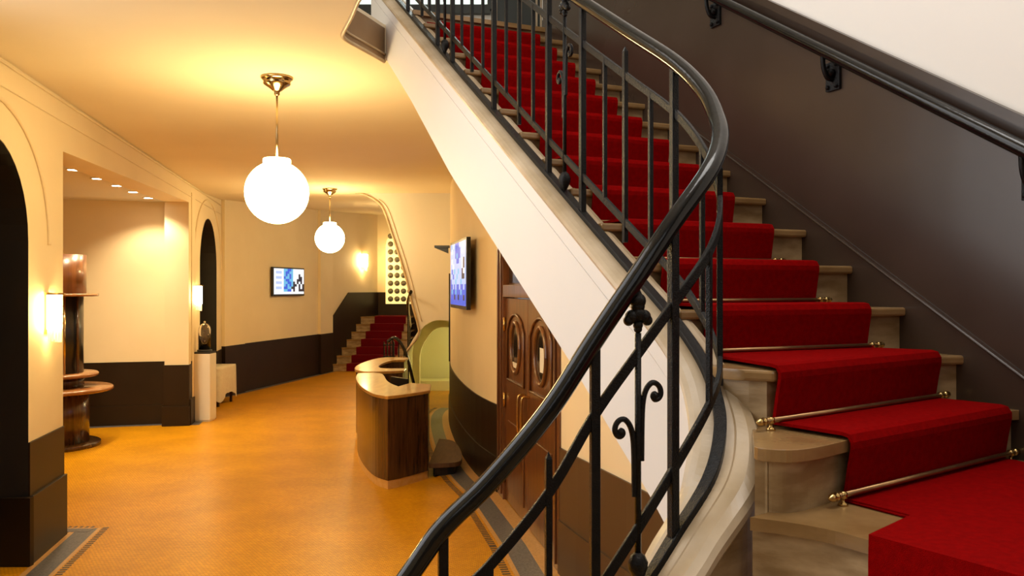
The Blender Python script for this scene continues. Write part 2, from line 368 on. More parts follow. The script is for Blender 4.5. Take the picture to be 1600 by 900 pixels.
struct(mb.build('ceiling_far', 'ceil'), 'far part of the lobby ceiling')

# right lobby wall with the panelled doors
WR = [(0.95, 4.2), (0.709, 5.02), (0.47, 5.74), (0.363, 6.10)]
WC = catmull([(-0.132, 8.514), (-0.40, 9.42), (-0.66, 10.74), (-0.88, 12.23), (-0.985, 13.2), (-1.015, 13.75), (-0.98, 14.3), (-0.80, 14.9)], 4)
wr = struct(wall_strip(MB(), WR, 0.0, -0.2, 0, lambda i: (1.9, 2.4, 3.0, CEIL)[i]).build('wall_stair_side', 'cream'), 'cream wall under the stair right of the wooden doors')
wall_strip(MB(), WR, 0.014, 0.0, 0, 0.93).build('dado_panel', 'dadow', wr)
wall_strip(MB(), WR, 0.028, 0.0, 0, 0.40).build('plinth', 'dadow', wr)
wc = struct(wall_strip(MB(), WC, 0.0, -0.2, 0, CEIL).build('wall_curved', 'cream'), 'curved cream wall carrying the tilted screen')
wall_strip(MB(), WC, 0.014, 0.0, 0, lambda i: 0.90).build('dado_panel', 'dado', wc)
wall_strip(MB(), WC, 0.028, 0.0, 0, 0.36).build('plinth', 'dado', wc)
struct(wall_strip(MB(), [(0.363, 6.10), (-0.132, 8.514)], 0.0, -0.2, 2.95, CEIL).build('wall_over_door', 'cream'))

# mosaic borders of the floor
WB = [(0.95, 4.2), (0.709, 5.02), (0.47, 5.74), (0.363, 6.10), (0.238, 6.81), (-0.132, 8.514)] + WC[1:]
WB = WB[:-3]
def band(pts, d0, d1, m, name='border_band', h=0.003):
    return wall_strip(MB(), pts, d0, d1, -0.02, h).build(name, m, FLOOR)
band(WB, 0.0, 0.13, 'tan', h=0.006); band(WB, 0.13, 0.31, 'blue'); band(WB, 0.31, 0.345, 'tan')
def dashes(pts, d0, d1, step):
    mb = MB(); acc = 0
    for (x0, y0), (x1, y1) in zip(pts, pts[1:]):
        L = math.hypot(x1 - x0, y1 - y0); tx, ty = (x1 - x0) / L, (y1 - y0) / L; nx, ny = -ty, tx
        s = acc
        while s < L:
            cx, cy = x0 + tx * s + nx * (d0 + d1) / 2, y0 + ty * s + ny * (d0 + d1) / 2
            mb.box((cx, cy, 0.001), (d1 - d0, 0.45 * step, 0.004), math.atan2(ny, nx)); s += step
        acc = s - L
    return stuff(mb.build('mosaic_dashes', 'dash', FLOOR))
dashes(WB, 0.37, 0.43, 0.05)
LB = [lw(y, 0)[:2] for y in (3.0, 5.0, 6.3, 7.2)]
RV = [(x, y) for x, y in reversed(LB)]
band(RV, 0.03, 0.075, 'tan'); band(RV, 0.075, 0.24, 'blue'); band(RV, 0.24, 0.27, 'tan'); dashes(RV, 0.28, 0.33, 0.05)
LB2 = [(-4.7, 7.13), (-3.66, 7.13)]
band(LB2, 0.0, 0.10, 'blue', h=0.0045); band(LB2, 0.10, 0.125, 'tan', h=0.0045); dashes(LB2, 0.135, 0.175, 0.05)
band([(-0.0 + a, b) for a, b in reversed(nb)], 0.03, 0.15, 'blue')
band([(a, b) for a, b in reversed(fw)], 0.02, 0.14, 'blue')
band([lw(13.65, 0)[:2], lw(12.69, 0)[:2]], 0.03, 0.15, 'blue')

# ------------------------------------------------------------------ the setting: stair hall
def rw(y, z, off=0.0): return ((2.60 - 0.392 * y) / 0.92 - off * 0.92, y - off * 0.392, z)
def zn(y): return 1.8735 + 0.163 * (4 + (y - 3.833) / 0.2386)     # nosing line along the right wall
RW_OUT = (0.2 * 0.92, 0.2 * 0.392, 0)
YT = 3.833 + 0.2386 * 9
wall_right = struct(MB().prism([rw(y, z) for y, z in ((-3.2, 0), (2.0, 0), (2.0, zn(2.0) - 0.5), (YT, LAND - 0.5), (YT + 0.02, LAND - 0.22), (YT + 0.10, LAND - 0.22), (YT + 0.10, 8), (-3.2, 8))], RW_OUT)
                    .build('wall_right', 'upper'), 'stair hall wall, white above a brown dado')
def rw_panel(lo, hi, o1, name, m, y0=-0.4):
    pts = [rw(y0, zn(y0) + lo), rw(YT, LAND + lo), rw(YT + 0.10, LAND + lo), rw(YT + 0.10, LAND + hi), rw(YT, LAND + hi), rw(y0, zn(y0) + hi)]
    return MB().prism(pts, (-o1 * 0.92, -o1 * 0.392, 0)).build(name, m, wall_right)
rw_panel(-0.45, 0.905, 0.010, 'dado_panel', 'rwall')
rw_panel(-0.40, 0.085, 0.016, 'string_board', 'rwall')
MB().tube([rw(-0.4, zn(-0.4) + 0.09, 0.018), rw(YT + 0.1, LAND + 0.12, 0.018)], 0.006, 6).build('string_moulding', 'rwall', wall_right)
rw_panel(0.885, 0.925, 0.028, 'dado_rail', 'rwall')
struct(MB().prism([(-2.6, -3.4, 0), (5, -3.4, 0), (5, -3.4, 3.2), (-2.6, -3.4, 3.2)], (0, -0.2, 0)).prism([(-2.6, -3.4, 6.9), (5, -3.4, 6.9), (5, -3.4, 8), (-2.6, -3.4, 8)], (0, -0.2, 0))
       .prism([(-2.6, -3.4, 3.2), (-1.2, -3.4, 3.2), (-1.2, -3.4, 6.9), (-2.6, -3.4, 6.9)], (0, -0.2, 0))
       .prism([(2.4, -3.4, 3.2), (5, -3.4, 3.2), (5, -3.4, 6.9), (2.4, -3.4, 6.9)], (0, -0.2, 0)).build('wall_back', 'dadow'))
struct(MB().prism([(-5, -3.6, 8), (5, -3.6, 8), (5, 10.5, 8), (-5, 10.5, 8)], (0, 0, 0.2)).build('ceiling_hall', 'upper'))
# landing wall with a bright window
lwll = struct(MB().prism([(-5, 9.5, LAND), (3, 9.5, LAND), (3, 9.5, 8), (-5, 9.5, 8)], (0, 0.2, 0)).build('wall_landing', 'upper'), 'wall at the head of the stair')
MB().prism([(-5, 9.5, LAND), (3, 9.5, LAND), (3, 9.5, LAND + 1.1), (-5, 9.5, LAND + 1.1)], (0, -0.03, 0)).build('dado_panel', 'dkgreen', lwll)
win = struct(MB().box((-1.5, 9.47, 5.30), (2.5, 0.08, 0.10)).box((-2.75, 9.47, 6.1), (0.08, 0.06, 1.6)).box((-0.95, 9.47, 5.95), (0.03, 0.06, 1.3))
             .box((-0.25, 9.47, 6.1), (0.06, 0.06, 1.6)).box((-1.5, 9.47, 6.9), (2.5, 0.06, 0.08)).build('window_1', 'dkgreen'), 'bright landing window in a dark green frame')
for x, w in ((-1.84, 1.75), (-0.61, 0.62)): MB().box((x, 9.475, 6.1), (w, 0.01, 1.54)).build('pane', 'sky', win)
d2 = struct(MB().box((0.30, 9.46, LAND + 1.15), (1.04, 0.05, 2.3)).build('door_2', 'dkgreen'), 'dark green glazed doors on the landing')
for x in (-0.18, 0.10, 0.28, 0.33, 0.50, 0.78): MB().box((x, 9.42, LAND + 1.15), (0.022, 0.03, 2.26)).build('door_stile', 'cap', d2)
struct(MB().prism([(3.0, 6.2, LAND), (3.0, 9.6, LAND), (3.0, 9.6, 8), (3.0, 6.2, 8)], (0.2, 0, 0)).prism([rw(YT + 0.12, LAND), (3.2, 6.2, LAND), (3.2, 6.2, 8), rw(YT + 0.12, 8)], (0, 0.1, 0)).build('wall_landing_side', 'upper'))

# ------------------------------------------------------------------ staircase
stair = thing('staircase', (0.6, 3.0, 0), 'curving marble staircase with white plastered side rising to the landing', 'staircase')
def zs(i): return 1.8735 + 0.163 * i
NOS = {}
for i in range(1, 14):
    y = 3.42 + 0.2386 * (i - 4); x = 1.68 - 0.426 * y
    NOS[i] = [(x + 0.025 * 0.92, y + 0.025 * 0.392), (x + 0.11, y + 0.047), (x + 0.776, y + 0.330), (x + 0.96, y + 0.409)]
NOS[0] = [(0.612, 2.447), (0.674, 2.385), (0.747, 2.349), (1.4725, 2.872), (1.60, 2.89)]
NOS[-1] = [(0.612, 2.085)] + catmull([(0.615, 2.066), (0.640, 2.045), (0.692, 2.038), (0.767, 2.074), (0.876, 2.164)], 4) + [(1.600, 2.680), (1.672, 2.705)]
NOS[-2] = catmull([(0.584, 2.025), (0.664, 1.981), (0.734, 1.925), (0.80, 1.8355), (0.985, 1.5555), (1.45, 0.93), (1.97, 0.2)], 4)
NOS[-3] = [(0.26, 1.90), (0.28, 1.80), (0.34, 1.2), (0.5, 0.3), (0.6, -0.6)]
NOS[-4] = [(-0.12, 1.80), (-0.12, 1.7), (-0.10, 1.1), (-0.08, 0.2), (-0.05, -0.6)]
def back_dir(i):
    a, b = NOS[i][0], NOS[i][-1]
    if i >= -1: a, b = NOS[i][-3], NOS[i][-1]
    tx, ty = b[0] - a[0], b[1] - a[1]; l = math.hypot(tx, ty); return (-ty / l, tx / l)
def shifted(i, d):
    p = offset_path(NOS[i], d); return p
OUTER = {-2: [(2.72, 0.2), (1.70, 2.6)], -3: [(1.97, -0.6), (1.97, 0.2)], -4: []}
for i in range(-4, 14):
    z = zs(i); front = NOS[i]
    if i == 13:
        rear = [(3.0, 8.0), (3.0, 9.5), (-3.0, 9.5), (-1.2, 6.3)]; rear = [(3.0, 6.4), (3.0, 9.5), (-3.0, 9.5), (-0.84, 6.15)]
    else:
        rear = list(reversed(shifted(i + 1, 0.06)))
        if i == -1: rear[-1] = (0.705, 2.43)
    pl = front + OUTER.get(i, []) + rear
    mb = MB(); mb.prism([(x, y, z) for x, y in pl], (0, 0, -0.032))
    st = mb.build('step', 'stone', stair, 0.008)
    rl = offset_path(front, 0.028); zb = zs(i - 1) - 0.032 if i > -4 else z - 0.2
    wall_strip(MB(), rl, 0.0, 0.03, zb, z - 0.03).build('riser', 'stone_r', st)
# soffit
mb = MB(); vs = []
for y in (2.75, 5.56):
    x = 1.68 - 0.426 * y; i = 4 + (y - 3.42) / 0.2386; z = zs(i) - 0.36
    vs += [(x, y, z), (x + 0.96, y + 0.41, z), (x + 0.96, y + 0.41, z + 0.06), (x, y, z + 0.06)]
mb.add(vs, [(0, 1, 5, 4), (1, 2, 6, 5), (2, 3, 7, 6), (3, 0, 4, 7), (0, 3, 2, 1), (4, 5, 6, 7)]).build('soffit', 'white', stair)

# railing line: x, y, handrail height (above eye), drops to upper rail, lower rail, foot bar
def straight(y): return (1.68 - 0.426 * y, y, 0.693 + 0.682 * (y - 2.63), 0.165, 0.695, 0.843)
CTRL = [straight(y) for y in (6.35, 6.0, 5.6, 5.0, 4.4, 3.8, 3.285, 2.95, 2.70)] + [
    (0.585, 2.54, 0.612, 0.178, 0.696, 0.835), (0.600, 2.43, 0.508, 0.195, 0.680, 0.825), (0.586, 2.325, 0.420, 0.208, 0.650, 0.825),
    (0.53, 2.22, 0.315, 0.218, 0.630, 0.828), (0.42, 2.15, 0.172, 0.215, 0.645, 0.823), (0.322, 2.11, 0.033, 0.20, 0.647, 0.82),
    (0.21, 2.09, -0.130, 0.19, 0.65, 0.82), (0.091, 2.06, -0.307, 0.205, 0.65, 0.82), (-0.0535, 2.03, -0.474, 0.207, 0.65, 0.82),
    (-0.167, 2.0, -0.581, 0.20, 0.65, 0.82), (-0.241, 1.98, -0.681, 0.20, 0.65, 0.82), (-0.42, 1.94, -0.93, 0.20, 0.65, 0.82), (-0.60, 1.90, -1.15, 0.2, 0.65, 0.82)]
DEN = catmull(CTRL, 8)
def rail_path(k): return [(p[0], p[1], EYE + p[2] - (0 if k == 0 else p[2 + k])) for p in DEN]
foot = rail_path(3)
# plastered stringer and stone cap
sp = [(x, y, z - 0.010) for x, y, z in foot if y < 6.33]
def depth(y):
    K_ = ((0, 0.64), (2.6, 0.62), (3.26, 0.575), (4.6, 0.565), (5.31, 0.485), (5.92, 0.455), (7, 0.40))
    for (a, p), (b, q) in zip(K_, K_[1:]):
        if a <= y <= b: return p + (q - p) * (y - a) / (b - a)
def var_sweep(path, section):
    mb = MB(); vs = []; k = len(section(3.0)); n = len(path)
    for i, (x, y, z) in enumerate(path):
        a, b = path[max(i - 1, 0)], path[min(i + 1, n - 1)]; hx, hy = b[0] - a[0], b[1] - a[1]; l = math.hypot(hx, hy)
        for o_, h_ in section(y): vs.append((x - hy / l * o_, y + hx / l * o_, z + h_))
    fs = [(i * k + j, i * k + (j + 1) % k, (i + 1) * k + (j + 1) % k, (i + 1) * k + j) for i in range(n - 1) for j in range(k)]
    fs += [tuple(range(k)), tuple(reversed(range((n - 1) * k, n * k)))]
    return mb.add(vs, fs)
var_sweep(sp, lambda y: [(-0.066, -depth(y) + 0.012), (-0.058, -depth(y)), (0.060, -depth(y) + 0.02), (0.060, -0.05), (-0.074, -0.05), (-0.074, -0.118), (-0.066, -0.122), (-0.060, -0.124), (-0.060, -0.130), (-0.066, -0.132)]).build('stringer', 'white', stair)
def capsec(y):
    w = 0.0 if y > 2.5 else min(1.0, (2.5 - y) / 0.35) * 0.045
    return [(-0.070, -0.055), (-0.080, -0.048), (-0.088, -0.030), (-0.084, -0.016), (-0.070, -0.006), (-0.050, 0), (0.030 + w * .4, 0.0), (0.033 + w * .4, -0.005), (0.036 + w * .4, 0.0), (0.055 + w, 0), (0.082 + w, -0.012), (0.092 + w, -0.032), (0.090 + w, -0.055), (0.078 + w, -0.075), (0.070, -0.078)]
var_sweep(sp, capsec).build('stringer_cap', 'cap', stair)
low = [p for p in sp if p[1] < 2.35]
var_sweep(low, lambda y: [(0.050, -0.9), (0.080 + min(1.0, max(0, 2.5 - y) / 0.35) * 0.04, -0.9), (0.080 + min(1.0, max(0, 2.5 - y) / 0.35) * 0.04, -0.06), (0.050, -0.06)]).build('stringer_outer_face', 'stone_r', stair)

# ------------------------------------------------------------------ iron railing
rail = thing('stair_railing', (0.6, 2.4, zs(-1)), 'black wrought iron stair railing with scrolls, curving down to the left', 'railing')
MB().sweep(rail_path(0), circ(0.0255, 16, 1.0, 1.0), plumb=False, smooth=True).build('handrail', 'rail', rail)
for k, nm in ((1, 'upper_rail'), (2, 'lower_rail')):
    MB().sweep(rail_path(k), rect(0.014, 0.026), plumb=False).build(nm, 'iron', rail, 0.003)
MB().sweep(foot, rect(0.036, 0.020), plumb=False).build('foot_bar', 'iron', rail, 0.003)
def at_y(y):
    for a, b in zip(DEN, DEN[1:]):
        if a[1] >= y >= b[1]:
            t = (a[1] - y) / max(1e-6, a[1] - b[1]); return [p + (q - p) * t for p, q in zip(a, b)], math.atan2(b[1] - a[1], b[0] - a[0])
def bar(y, kind):
    p, ang = at_y(y); x, yy, h, d2, d3, d4 = p; top = EYE + h
    if kind == 'post':
        return MB().box((x, yy, top - d4 / 2 - 0.008), (0.024, 0.024, d4 - 0.016), ang).build('post', 'iron', rail, 0.003)
    if kind == 'short':
        return MB().box((x, yy, top - (d2 + d3) / 2), (0.015, 0.015, d3 - d2 + 0.012), ang).build('baluster', 'iron', rail, 0.002)
    if kind == 'pointed':
        mb = MB(); z0, z1 = top - d3 - 0.075, top - d2 + 0.085
        mb.box((x, yy, (z0 + z1) / 2), (0.016, 0.016, z1 - z0), ang)
        ca, sa = math.cos(ang), math.sin(ang); w = 0.008
        b4 = [(x + (a * ca - b * sa) * w, yy + (a * sa + b * ca) * w, z1) for a, b in ((-1, -1), (1, -1), (1, 1), (-1, 1))]
        mb.add(b4 + [(x, yy, z1 + 0.02)], [(0, 1, 4), (1, 2, 4), (2, 3, 4), (3, 0, 4)])
        return mb.build('pointed_baluster', 'iron', rail)
for y in (2.70, 3.285, 3.572, 4.157, 4.746, 5.0, 5.6, 2.15, 2.09, 2.0): bar(y, 'post')
for y in (2.83, 3.12, 3.72, 4.01, 4.30, 4.60, 5.15, 5.45, 2.54, 2.22, 2.03): bar(y, 'short')
for y in (2.984, 3.865, 4.45, 5.3, 2.37, 2.06): bar(y, 'pointed')
def ornament(y):
    p, ang = at_y(y); x, yy, h, d2, d3, d4 = p; top = EYE + h
    ca, sa = math.cos(ang), math.sin(ang)
    sgn = -1 if ca < 0 else 1
    def L(a, z): return (x + ca * a * sgn, yy + sa * a * sgn, z)
    z2, z3 = top - d2, top - d3
    fz = z2 + 0.072
    o = MB().tube([L(0, z3 - 0.075), L(0, fz - 0.02)], 0.0085, 8).build('ornament_bar', 'iron', rail)
    mb = MB()                                                       # trefoil finial
    for a, z, r in ((0, 0.062, 0.021), (0, 0.048, 0.018), (-0.026, 0.012, 0.014), (0.026, 0.012, 0.014), (-0.017, 0.022, 0.018), (0.017, 0.022, 0.018), (0, 0.028, 0.020), (0, 0.0, 0.013), (0, -0.01, 0.011)):
        c = L(a, fz + z); mb.lathe([(r * math.sin(math.pi * q / 8), -r * math.cos(math.pi * q / 8)) for q in range(9)], c, 10)
    mb.tube([L(0, fz + 0.076), L(0, fz + 0.096)], [0.012, 0.003], 6)
    mb.build('finial', 'iron', o, recalc=False)
    c = L(0, z3 - 0.075); mb = MB()                                  # leaf bud at the foot
    mb.lathe([(0.004, -0.065), (0.012, -0.055), (0.024, -0.03), (0.026, -0.012), (0.018, 0.006), (0.008, 0.014)], c, 10).build('bud', 'iron', o, recalc=False)
    for side, z_top in ((1, z2 - 0.075), (-1, z2 - 0.165)):
        pts = [(0.010, -0.20), (0.011, -0.10), (0.014, -0.05), (0.022, -0.020), (0.036, -0.003), (0.050, -0.003), (0.061, -0.014), (0.064, -0.030),
               (0.058, -0.042), (0.048, -0.045), (0.042, -0.038), (0.044, -0.031), (0.049, -0.030)]
        path = catmull([L(side * a, z_top + b) for a, b in pts], 3)
        mb = MB().tube(path, 0.0075, 8)
        c = L(side * 0.048, z_top - 0.034); mb.lathe([(0.010 * math.sin(math.pi * q / 6), -0.010 * math.cos(math.pi * q / 6)) for q in range(7)], c, 8)
        mb.build('scroll', 'iron', o, recalc=False)
for y in (2.11, 3.43, 4.875): ornament(y)

# ------------------------------------------------------------------ carpet and rods
def along(i, side):
    p = NOS[i]
    if i >= 1: return Vector((*p[1], 0)) if side == 0 else Vector((*p[2], 0))
    if i == 0: return Vector((*p[2], 0)) if side == 0 else Vector((*p[3], 0))
    return Vector((*p[-3], 0)) if side == 0 else Vector((*p[-2], 0))
T = 0.011; rows = []
for i in range(13, -2, -1):
    l, r = along(i, 0), along(i, 1); t = (r - l).normalized(); f = Vector((t.y, -t.x, 0)); z = zs(i)
    rows += [] if i == 13 else [(l - f * 0.012, r - f * 0.012, z), (l + f * 0.004, r + f * 0.004, z - 0.003), (l + f * 0.012, r + f * 0.012, z - 0.016), (l + f * 0.012, r + f * 0.012, z - 0.030)]
    rows += [
             (l + f * 0.002, r + f * 0.002, z - 0.085), (l - f * 0.008, r - f * 0.008, zs(i - 1) + 0.012), (l - f * 0.004, r - f * 0.006, zs(i - 1))]
mb = MB(); vs = []
NX = 6
for l, r, z in rows:
    for j in range(NX + 1):
        p = l.lerp(r, j / NX); vs.append((p.x, p.y, z + T))
fs = [(a * (NX + 1) + j, a * (NX + 1) + j + 1, (a + 1) * (NX + 1) + j + 1, (a + 1) * (NX + 1) + j) for a in range(len(rows) - 1) for j in range(NX)]
mb.add(vs, fs)
zt = zs(-2)
poly2 = [(rows[-1][0].x, rows[-1][0].y), (0.971, 2.0025), (1.102, 1.777), (1.5, 1.1), (2.25, 1.25), (rows[-1][1].x, rows[-1][1].y)]
mb.prism([(x, y, zt + T) for x, y in poly2], (0, 0, -T))
run = mb.build('stair_carpet', 'red', recalc=False)
tag(run, 'red carpet runner covering the curving marble stair up to the landing', 'carpet')
sm = run.modifiers.new('thickness', 'SOLIDIFY'); sm.thickness = 0.010; sm.offset = -1
# lower length, turned to the left under the seam
mb = MB(); edge2 = [(0.80, 1.8355), (0.985, 1.5555), (1.45, 0.93)]
up = [(0.968, 1.995), (1.098, 1.77), (1.496, 1.095)]
out = offset_path(edge2, -0.012)
vs = []
for a, b in zip(up, out):
    for (x, y), z in ((a, zt + T + 0.006), (b, zt + T + 0.006)): vs.append((x, y, z))
for (x, y) in offset_path(edge2, -0.014): vs += [(x, y, zt - 0.04), (x, y, zs(-3) + 0.012)]
fs = [(0, 1, 3, 2), (2, 3, 5, 4), (1, 6, 8, 3), (3, 8, 10, 5), (6, 7, 9, 8), (8, 9, 11, 10)]
low_c = mb.add(vs, fs).build('stair_carpet', 'red', recalc=False)
tag(low_c, 'lower red carpet length turning left below the seam, bottom right corner', 'carpet')
sm = low_c.modifiers.new('thickness', 'SOLIDIFY'); sm.thickness = 0.008; sm.offset = -1

ORD = {-1: 'lowest', 0: 'second lowest', 1: 'third lowest', 2: 'fourth lowest', 3: 'fifth lowest', 4: 'sixth lowest', 5: 'seventh lowest', 6: 'eighth lowest', 7: 'ninth lowest', 8: 'tenth lowest'}
for i in range(-1, 9):
    l, r = along(i, 0), along(i, 1); t = (r - l).normalized(); f = Vector((t.y, -t.x, 0))
    z = zs(i - 1) + T + 0.016
    a = l - t * 0.055 + f * 0.012; b = r + t * 0.035 + f * 0.012
    th = thing('stair_rod', (a.x, a.y, zs(i - 1)), 'brass rod holding the carpet below the %s red riser' % ORD[i], 'stair rod', 'brass stair rods')
    MB().tube([(a.x, a.y, z), (b.x, b.y, z)], 0.0075, 10).build('rod', 'brassd', th)
    for q, s in ((a, -1), (b, 1)):
        prof = [(0.0, 0.0), (0.011, 0.003), (0.012, 0.010), (0.007, 0.015), (0.012, 0.022), (0.010, 0.030), (0.004, 0.038), (0.0, 0.042)]
        pth = [(q.x + t.x * s * h, q.y + t.y * s * h, z) for rr, h in prof]
        MB().tube(pth, [max(rr, 0.0008) for rr, h in prof], 10).build('finial', 'brass', th)
        m2 = MB(); c = (q.x - t.x * s * 0.022, q.y - t.y * s * 0.022, zs(i - 1))
        m2.lathe([(0.0, 0.0005), (0.014, 0.0005), (0.012, 0.006), (0.005, 0.010), (0.005, 0.018), (0.011, 0.020), (0.0115, 0.034), (0.004, 0.038), (0, 0.038)], c, 12)
        m2.build('bracket', 'brass', th, recalc=False)

# wall handrail
hr = thing('wall_handrail', rw(3.4, zn(3.4), 0.0), 'black handrail on brackets along the brown stair wall', 'handrail')
MB().tube([rw(y, zn(y) + 0.83, 0.075) for y in (0.2, 2.0, 4.0, YT)] + [rw(YT + 0.1, LAND + 0.83, 0.075)], 0.025, 14).build('rail', 'rail', hr)
for y in (1.95, 2.66, 3.45, 4.18, 4.92):
    z = zn(y) + 0.83; m2 = MB()
    c = rw(y, z - 0.10, 0.016); ang = math.atan2(-0.92, 0.392) + 0
    m2.box(c, (0.075, 0.014, 0.12), math.atan2(0.92, -0.392))
    m2.tube(catmull([rw(y, z - 0.115, 0.02), rw(y, z - 0.11, 0.05), rw(y, z - 0.07, 0.07), rw(y, z - 0.02, 0.075)], 4), 0.010, 8)
    for dz in (-0.045, 0.045):
        for dy in (-0.022, 0.022):
            m2.lathe([(0.010 * math.sin(math.pi * q / 6), -0.010 * math.cos(math.pi * q / 6)) for q in range(7)], rw(y + dy, z - 0.10 + dz, 0.026), 8)
    m2.lathe([(0.02 * math.sin(math.pi * q / 8), -0.02 * math.cos(math.pi * q / 8)) for q in range(9)], rw(y, z - 0.09, 0.035), 10)
    m2.build('bracket', 'iron', hr, recalc=False)

# ------------------------------------------------------------------ double doors
P0 = Vector((-0.132, 8.514, 0)); E = (Vector((0.363, 6.10, 0)) - P0); DL = E.length; E.normalize(); N = Vector((E.y, -E.x, 0))
if N.x > 0: N = -N
DA = math.atan2(E.y, E.x)
def dp(s, z, o=0.0): q = P0 + E * s + N * o; return (q.x, q.y, z)
door = struct(MB().prism([dp(0, 0, 0.02), dp(0.30, 0, 0.02), dp(0.30, 0, -0.1), dp(0, 0, -0.1)], (0, 0, 2.95)).prism([dp(DL - 0.16, 0, 0.02), dp(DL, 0, 0.02), dp(DL, 0, -0.1), dp(DL - 0.16, 0, -0.1)], (0, 0, 2.95))
              .prism([dp(0.30, 2.02, 0.02), dp(DL - 0.16, 2.02, 0.02), dp(DL - 0.16, 2.02, -0.1), dp(0.30, 2.02, -0.1)], (0, 0, 0.12))
              .prism([dp(0.30, 2.83, 0.02), dp(DL - 0.16, 2.83, 0.02), dp(DL - 0.16, 2.83, -0.1), dp(0.30, 2.83, -0.1)], (0, 0, 0.12)).build('door_1', 'door', None, 0.006),
              'red-brown panelled double doors with round windows under the stair')
for s0, s1 in ((0.05, 0.10), (0.20, 0.25), (DL - 0.11, DL - 0.06)):
    MB().prism([dp(s0, 0.05, 0.02), dp(s1, 0.05, 0.02), dp(s1, 0.05, 0.035), dp(s0, 0.05, 0.035)], (0, 0, 2.85)).build('frame_moulding', 'door', door, 0.004)
lw_ = (DL - 0.16 - 0.30) / 2
for k in range(2):
    s0 = 0.30 + lw_ * k + 0.006; s1 = 0.30 + lw_ * (k + 1) - 0.006; sc = (s0 + s1) / 2
    leaf = MB().prism([dp(s0, 0.01, -0.01), dp(s1, 0.01, -0.01), dp(s1, 0.01, -0.06), dp(s0, 0.01, -0.06)], (0, 0, 2.0)).build('door_leaf', 'door', door, 0.004)
    ring = [dp(sc + 0.20 * math.cos(2 * math.pi * q / 32), 1.55 + 0.235 * math.sin(2 * math.pi * q / 32), -0.004) for q in range(33)]
    MB().tube(ring, 0.022, 8, cap=False).build('window_moulding', 'door', leaf)
    MB().prism([dp(sc + 0.195 * math.cos(2 * math.pi * q / 32), 1.55 + 0.23 * math.sin(2 * math.pi * q / 32), -0.008) for q in range(32)], N * 0.003).build('pane', 'darkglass', leaf)
    MB().prism([dp(sc - 0.02, 1.42, -0.004), dp(sc + 0.15, 1.42, -0.004), dp(sc + 0.15, 1.62, -0.004), dp(sc - 0.02, 1.62, -0.004)] if k else [dp(sc - 0.16, 1.36, -0.004), dp(sc + 0.12, 1.36, -0.004), dp(sc + 0.12, 1.41, -0.004), dp(sc - 0.16, 1.41, -0.004)], N * 0.002).build('paper_notice', 'pedestal', leaf)
    for z0, z1 in ((0.14, 0.82),):
        MB().prism([dp(s0 + 0.14, z0, -0.01), dp(s1 - 0.14, z0, -0.01), dp(s1 - 0.14, z1, -0.01), dp(s0 + 0.14, z1, -0.01)], N * 0.012).build('raised_panel', 'door', leaf, 0.010)
    # arched moulding over the window
    MB().tube([dp(s0 + 0.12, 1.22, 0)] + [dp(s0 + 0.12, 1.70, 0)] + [dp(sc - 0.33 * math.cos(math.pi * q / 10), 1.70 + 0.16 * math.sin(math.pi * q / 10), 0) for q in range(1, 10)] + [dp(s1 - 0.12, 1.70, 0), dp(s1 - 0.12, 1.22, 0), dp(s0 + 0.12, 1.22, 0)], 0.012, 6).build('panel_moulding', 'door', leaf)
    sh = s1 - 0.07 if k == 0 else s0 + 0.07
    MB().tube(catmull([dp(sh, 0.82, -0.01), dp(sh, 0.82, 0.05), dp(sh, 0.88, 0.065), dp(sh, 1.10, 0.065), dp(sh, 1.16, 0.05), dp(sh, 1.16, -0.01)], 4), 0.011, 8).build('pull_handle', 'brass', leaf)
    for z in (0.25, 1.0, 1.75):
        hs = s0 if k == 0 else s1
        MB().tube([dp(hs, z - 0.07, 0.006), dp(hs, z + 0.07, 0.006)], 0.013, 8).build('hinge', 'brass', leaf)
    MB().prism([dp(s0 + 0.06, 2.16, -0.04), dp(s1 - 0.06, 2.16, -0.04), dp(s1 - 0.06, 2.80, -0.04), dp(s0 + 0.06, 2.80, -0.04)], N * 0.01).build('transom_pane', 'darkglass', door)
    MB().prism([dp(s0, 2.12, -0.06), dp(s1, 2.12, -0.06), dp(s1, 2.84, -0.06), dp(s0, 2.84, -0.06)], N * 0.018).build('transom_frame', 'door', door)

# ------------------------------------------------------------------ lamps
def pendant(x, y, zc, r, zceil, label):
    t = thing('pendant_lamp', (x, y, zceil), label, 'lamp', 'white globe pendants')
    MB().lathe([(0, 0), (0.118, 0), (0.122, -0.012), (0.112, -0.022), (0.100, -0.024), (0.104, -0.050), (0.098, -0.060), (0.06, -0.085), (0.035, -0.105), (0.020, -0.115), (0.022, -0.135), (0.010, -0.145), (0, -0.145)], (x, y, zceil), 32).build('ceiling_rose', 'nickel', t)
    MB().tube([(x, y, zceil - 0.14), (x, y, zc + r + 0.02)], 0.0085, 10).build('rod', 'nickel', t)
    MB().lathe([(0, 0.030), (0.098, 0.030), (0.104, 0.022), (0.104, 0.0), (0.100, -0.02), (0.0, -0.02)], (x, y, zc + r * 0.955), 32).build('gallery', 'globe', t)
    n = 24
    MB().lathe([(r * math.sin(math.pi * q / n), -r * math.cos(math.pi * q / n)) for q in range(n + 1)], (x, y, zc), 40).build('globe', 'globe', t)
pendant(-1.805, 6.34, 2.843, 0.240, CEIL, 'large white globe pendant lamp nearest the stair')
pendant(-2.97, 13.46, 2.92, 0.238, CEIL, 'smaller-looking white globe pendant lamp beyond, near the far stair')

pendant(-1.95, 17.6, 2.95, 0.238, 3.89, 'added unseen globe lamp behind the far stair, lighting the far wall')  # extra globe added to brighten the far wall, hidden by the far stringer

